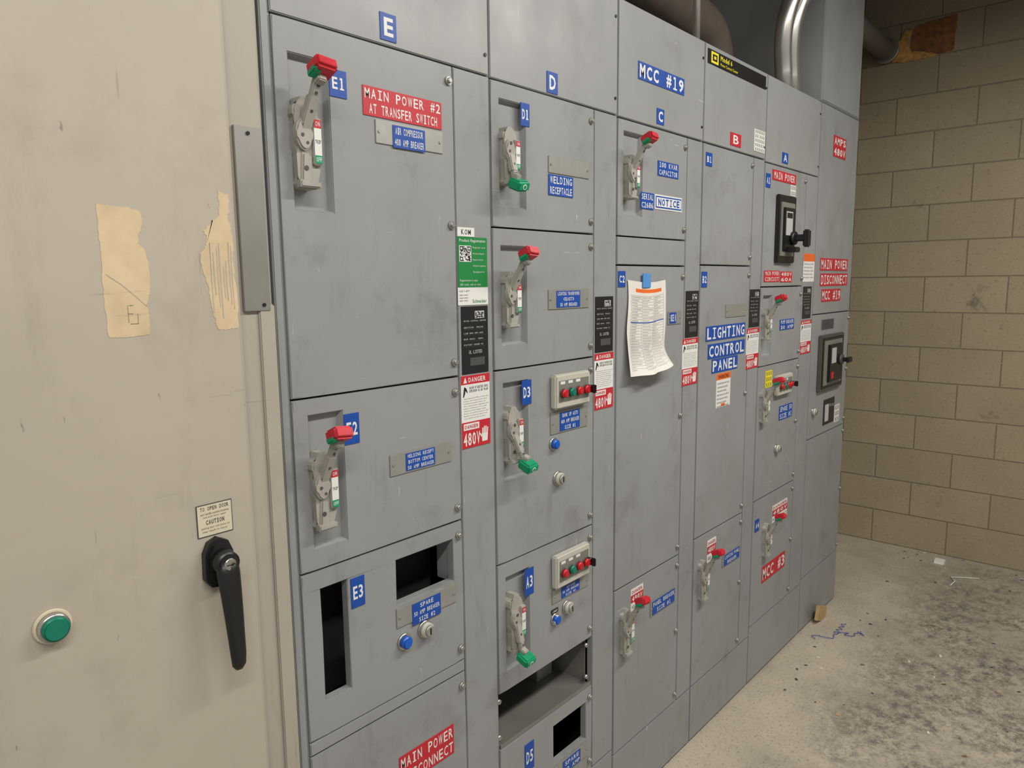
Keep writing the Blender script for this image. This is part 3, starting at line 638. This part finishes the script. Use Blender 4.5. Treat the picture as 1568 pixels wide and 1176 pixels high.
k.obj("wall_patch")

# ------------------------------------------------------------ floor debris
k=MB(); k.box(3.40,3.52,-.035,-.02,0,.07,"cardboard",.001,1,Matrix.Translation((3.46,-.03,.03))@Matrix.Rotation(.35,4,'Y')@Matrix.Translation((-3.46,.03,-.03))); k.obj("cardboard_scrap")
k=MB(); pts=[]; rs=random.Random(23); px,py,ang=3.24,-.08,-.3
for i in range(90):
    ang+=rs.uniform(-.9,.9); ang*=.93
    px+=.0052*math.cos(ang)+.0006; py+=.006*math.sin(ang*1.6)-.0014
    pts.append((px,py,.004+.0025*abs(math.sin(i*.7))))
k.tube(pts,.0013,"string_blue",6)
pts=[(3.36+.02*i*.5,-.13+.012*math.sin(i*1.9),.004+.002*(i%2)) for i in range(14)]
k.tube(pts,.0013,"string_blue",6); k.obj("blue_string")
k=MB()
for i in range(130):
    x=random.uniform(2.6,4.72); y=random.uniform(-1.2,-.05); s_=random.uniform(.002,.008)
    if i>90: x=random.uniform(4.5,4.76)
    k.box(-s_,s_,-s_*.6,s_*.6,0,random.uniform(.001,.004),random.choice(["cardboard","paper","text_grey","osb","duct_grey","text_grey"]),0,1,Matrix.Translation((x,y,.0003))@Matrix.Rotation(random.uniform(0,3),4,'Z'))
k.obj("floor_debris")
k=MB()
k.poly([(4.60,.0005),(4.66,.0005),(4.675,.012),(4.64,.022),(4.61,.014)],-.33,-.28,"paper",.002); k.obj("paper_scrap")
k=MB(); k.tube([(4.30,-.42,.004),(4.36,-.43,.012),(4.42,-.40,.006),(4.47,-.46,.004),(4.50,-.52,.004)],.003,"paper",8); k.tube([(3.75,-.85,.004),(3.85,-.84,.008),(3.98,-.9,.004),(4.1,-1.0,.004)],.003,"duct_grey",8); k.obj("wire_offcut")

# ------------------------------------------------------------ lights
def area(name,loc,sx,sy,power,col,rot=(0,0,0)):
    l=bpy.data.lights.new(name,'AREA'); l.shape='RECTANGLE'; l.size=sx; l.size_y=sy; l.energy=power; l.color=col
    o=bpy.data.objects.new(name,l); o.location=loc; o.rotation_euler=rot; C.collection.objects.link(o)
area("ceiling_strip_light",(2.4,-1.45,3.05),2.0,.16,66,(1,.955,.885))
area("ceiling_strip_light",(-.1,-1.6,3.05),2.0,.16,58,(1,.955,.885))
w=bpy.data.worlds.new("world"); C.scene.world=w; w.use_nodes=True
w.node_tree.nodes["Background"].inputs[0].default_value=(1,.975,.94,1); w.node_tree.nodes["Background"].inputs[1].default_value=.40

# ------------------------------------------------------------ camera
f=1111.8; pitch=math.radians(7.945); roll=math.radians(-.671); yaw=math.radians(41.410)
fw=Vector((math.cos(yaw)*math.cos(pitch),math.sin(yaw)*math.cos(pitch),-math.sin(pitch))); rt=Vector((math.sin(yaw),-math.cos(yaw),0)); up=rt.cross(fw)
c_,s_=math.cos(roll),math.sin(roll); r2=c_*rt+s_*up; u2=-s_*rt+c_*up
M=Matrix((r2,u2,-fw)).transposed().to_4x4(); M.translation=Vector((0,-1.1123,1.6307))
cam=bpy.data.cameras.new("camera"); cam.sensor_width=36; cam.lens=f/1568*36; cam.clip_start=.05
co=bpy.data.objects.new("camera",cam); co.matrix_world=M; C.collection.objects.link(co); C.scene.camera=co
C.scene.view_settings.view_transform='Standard'
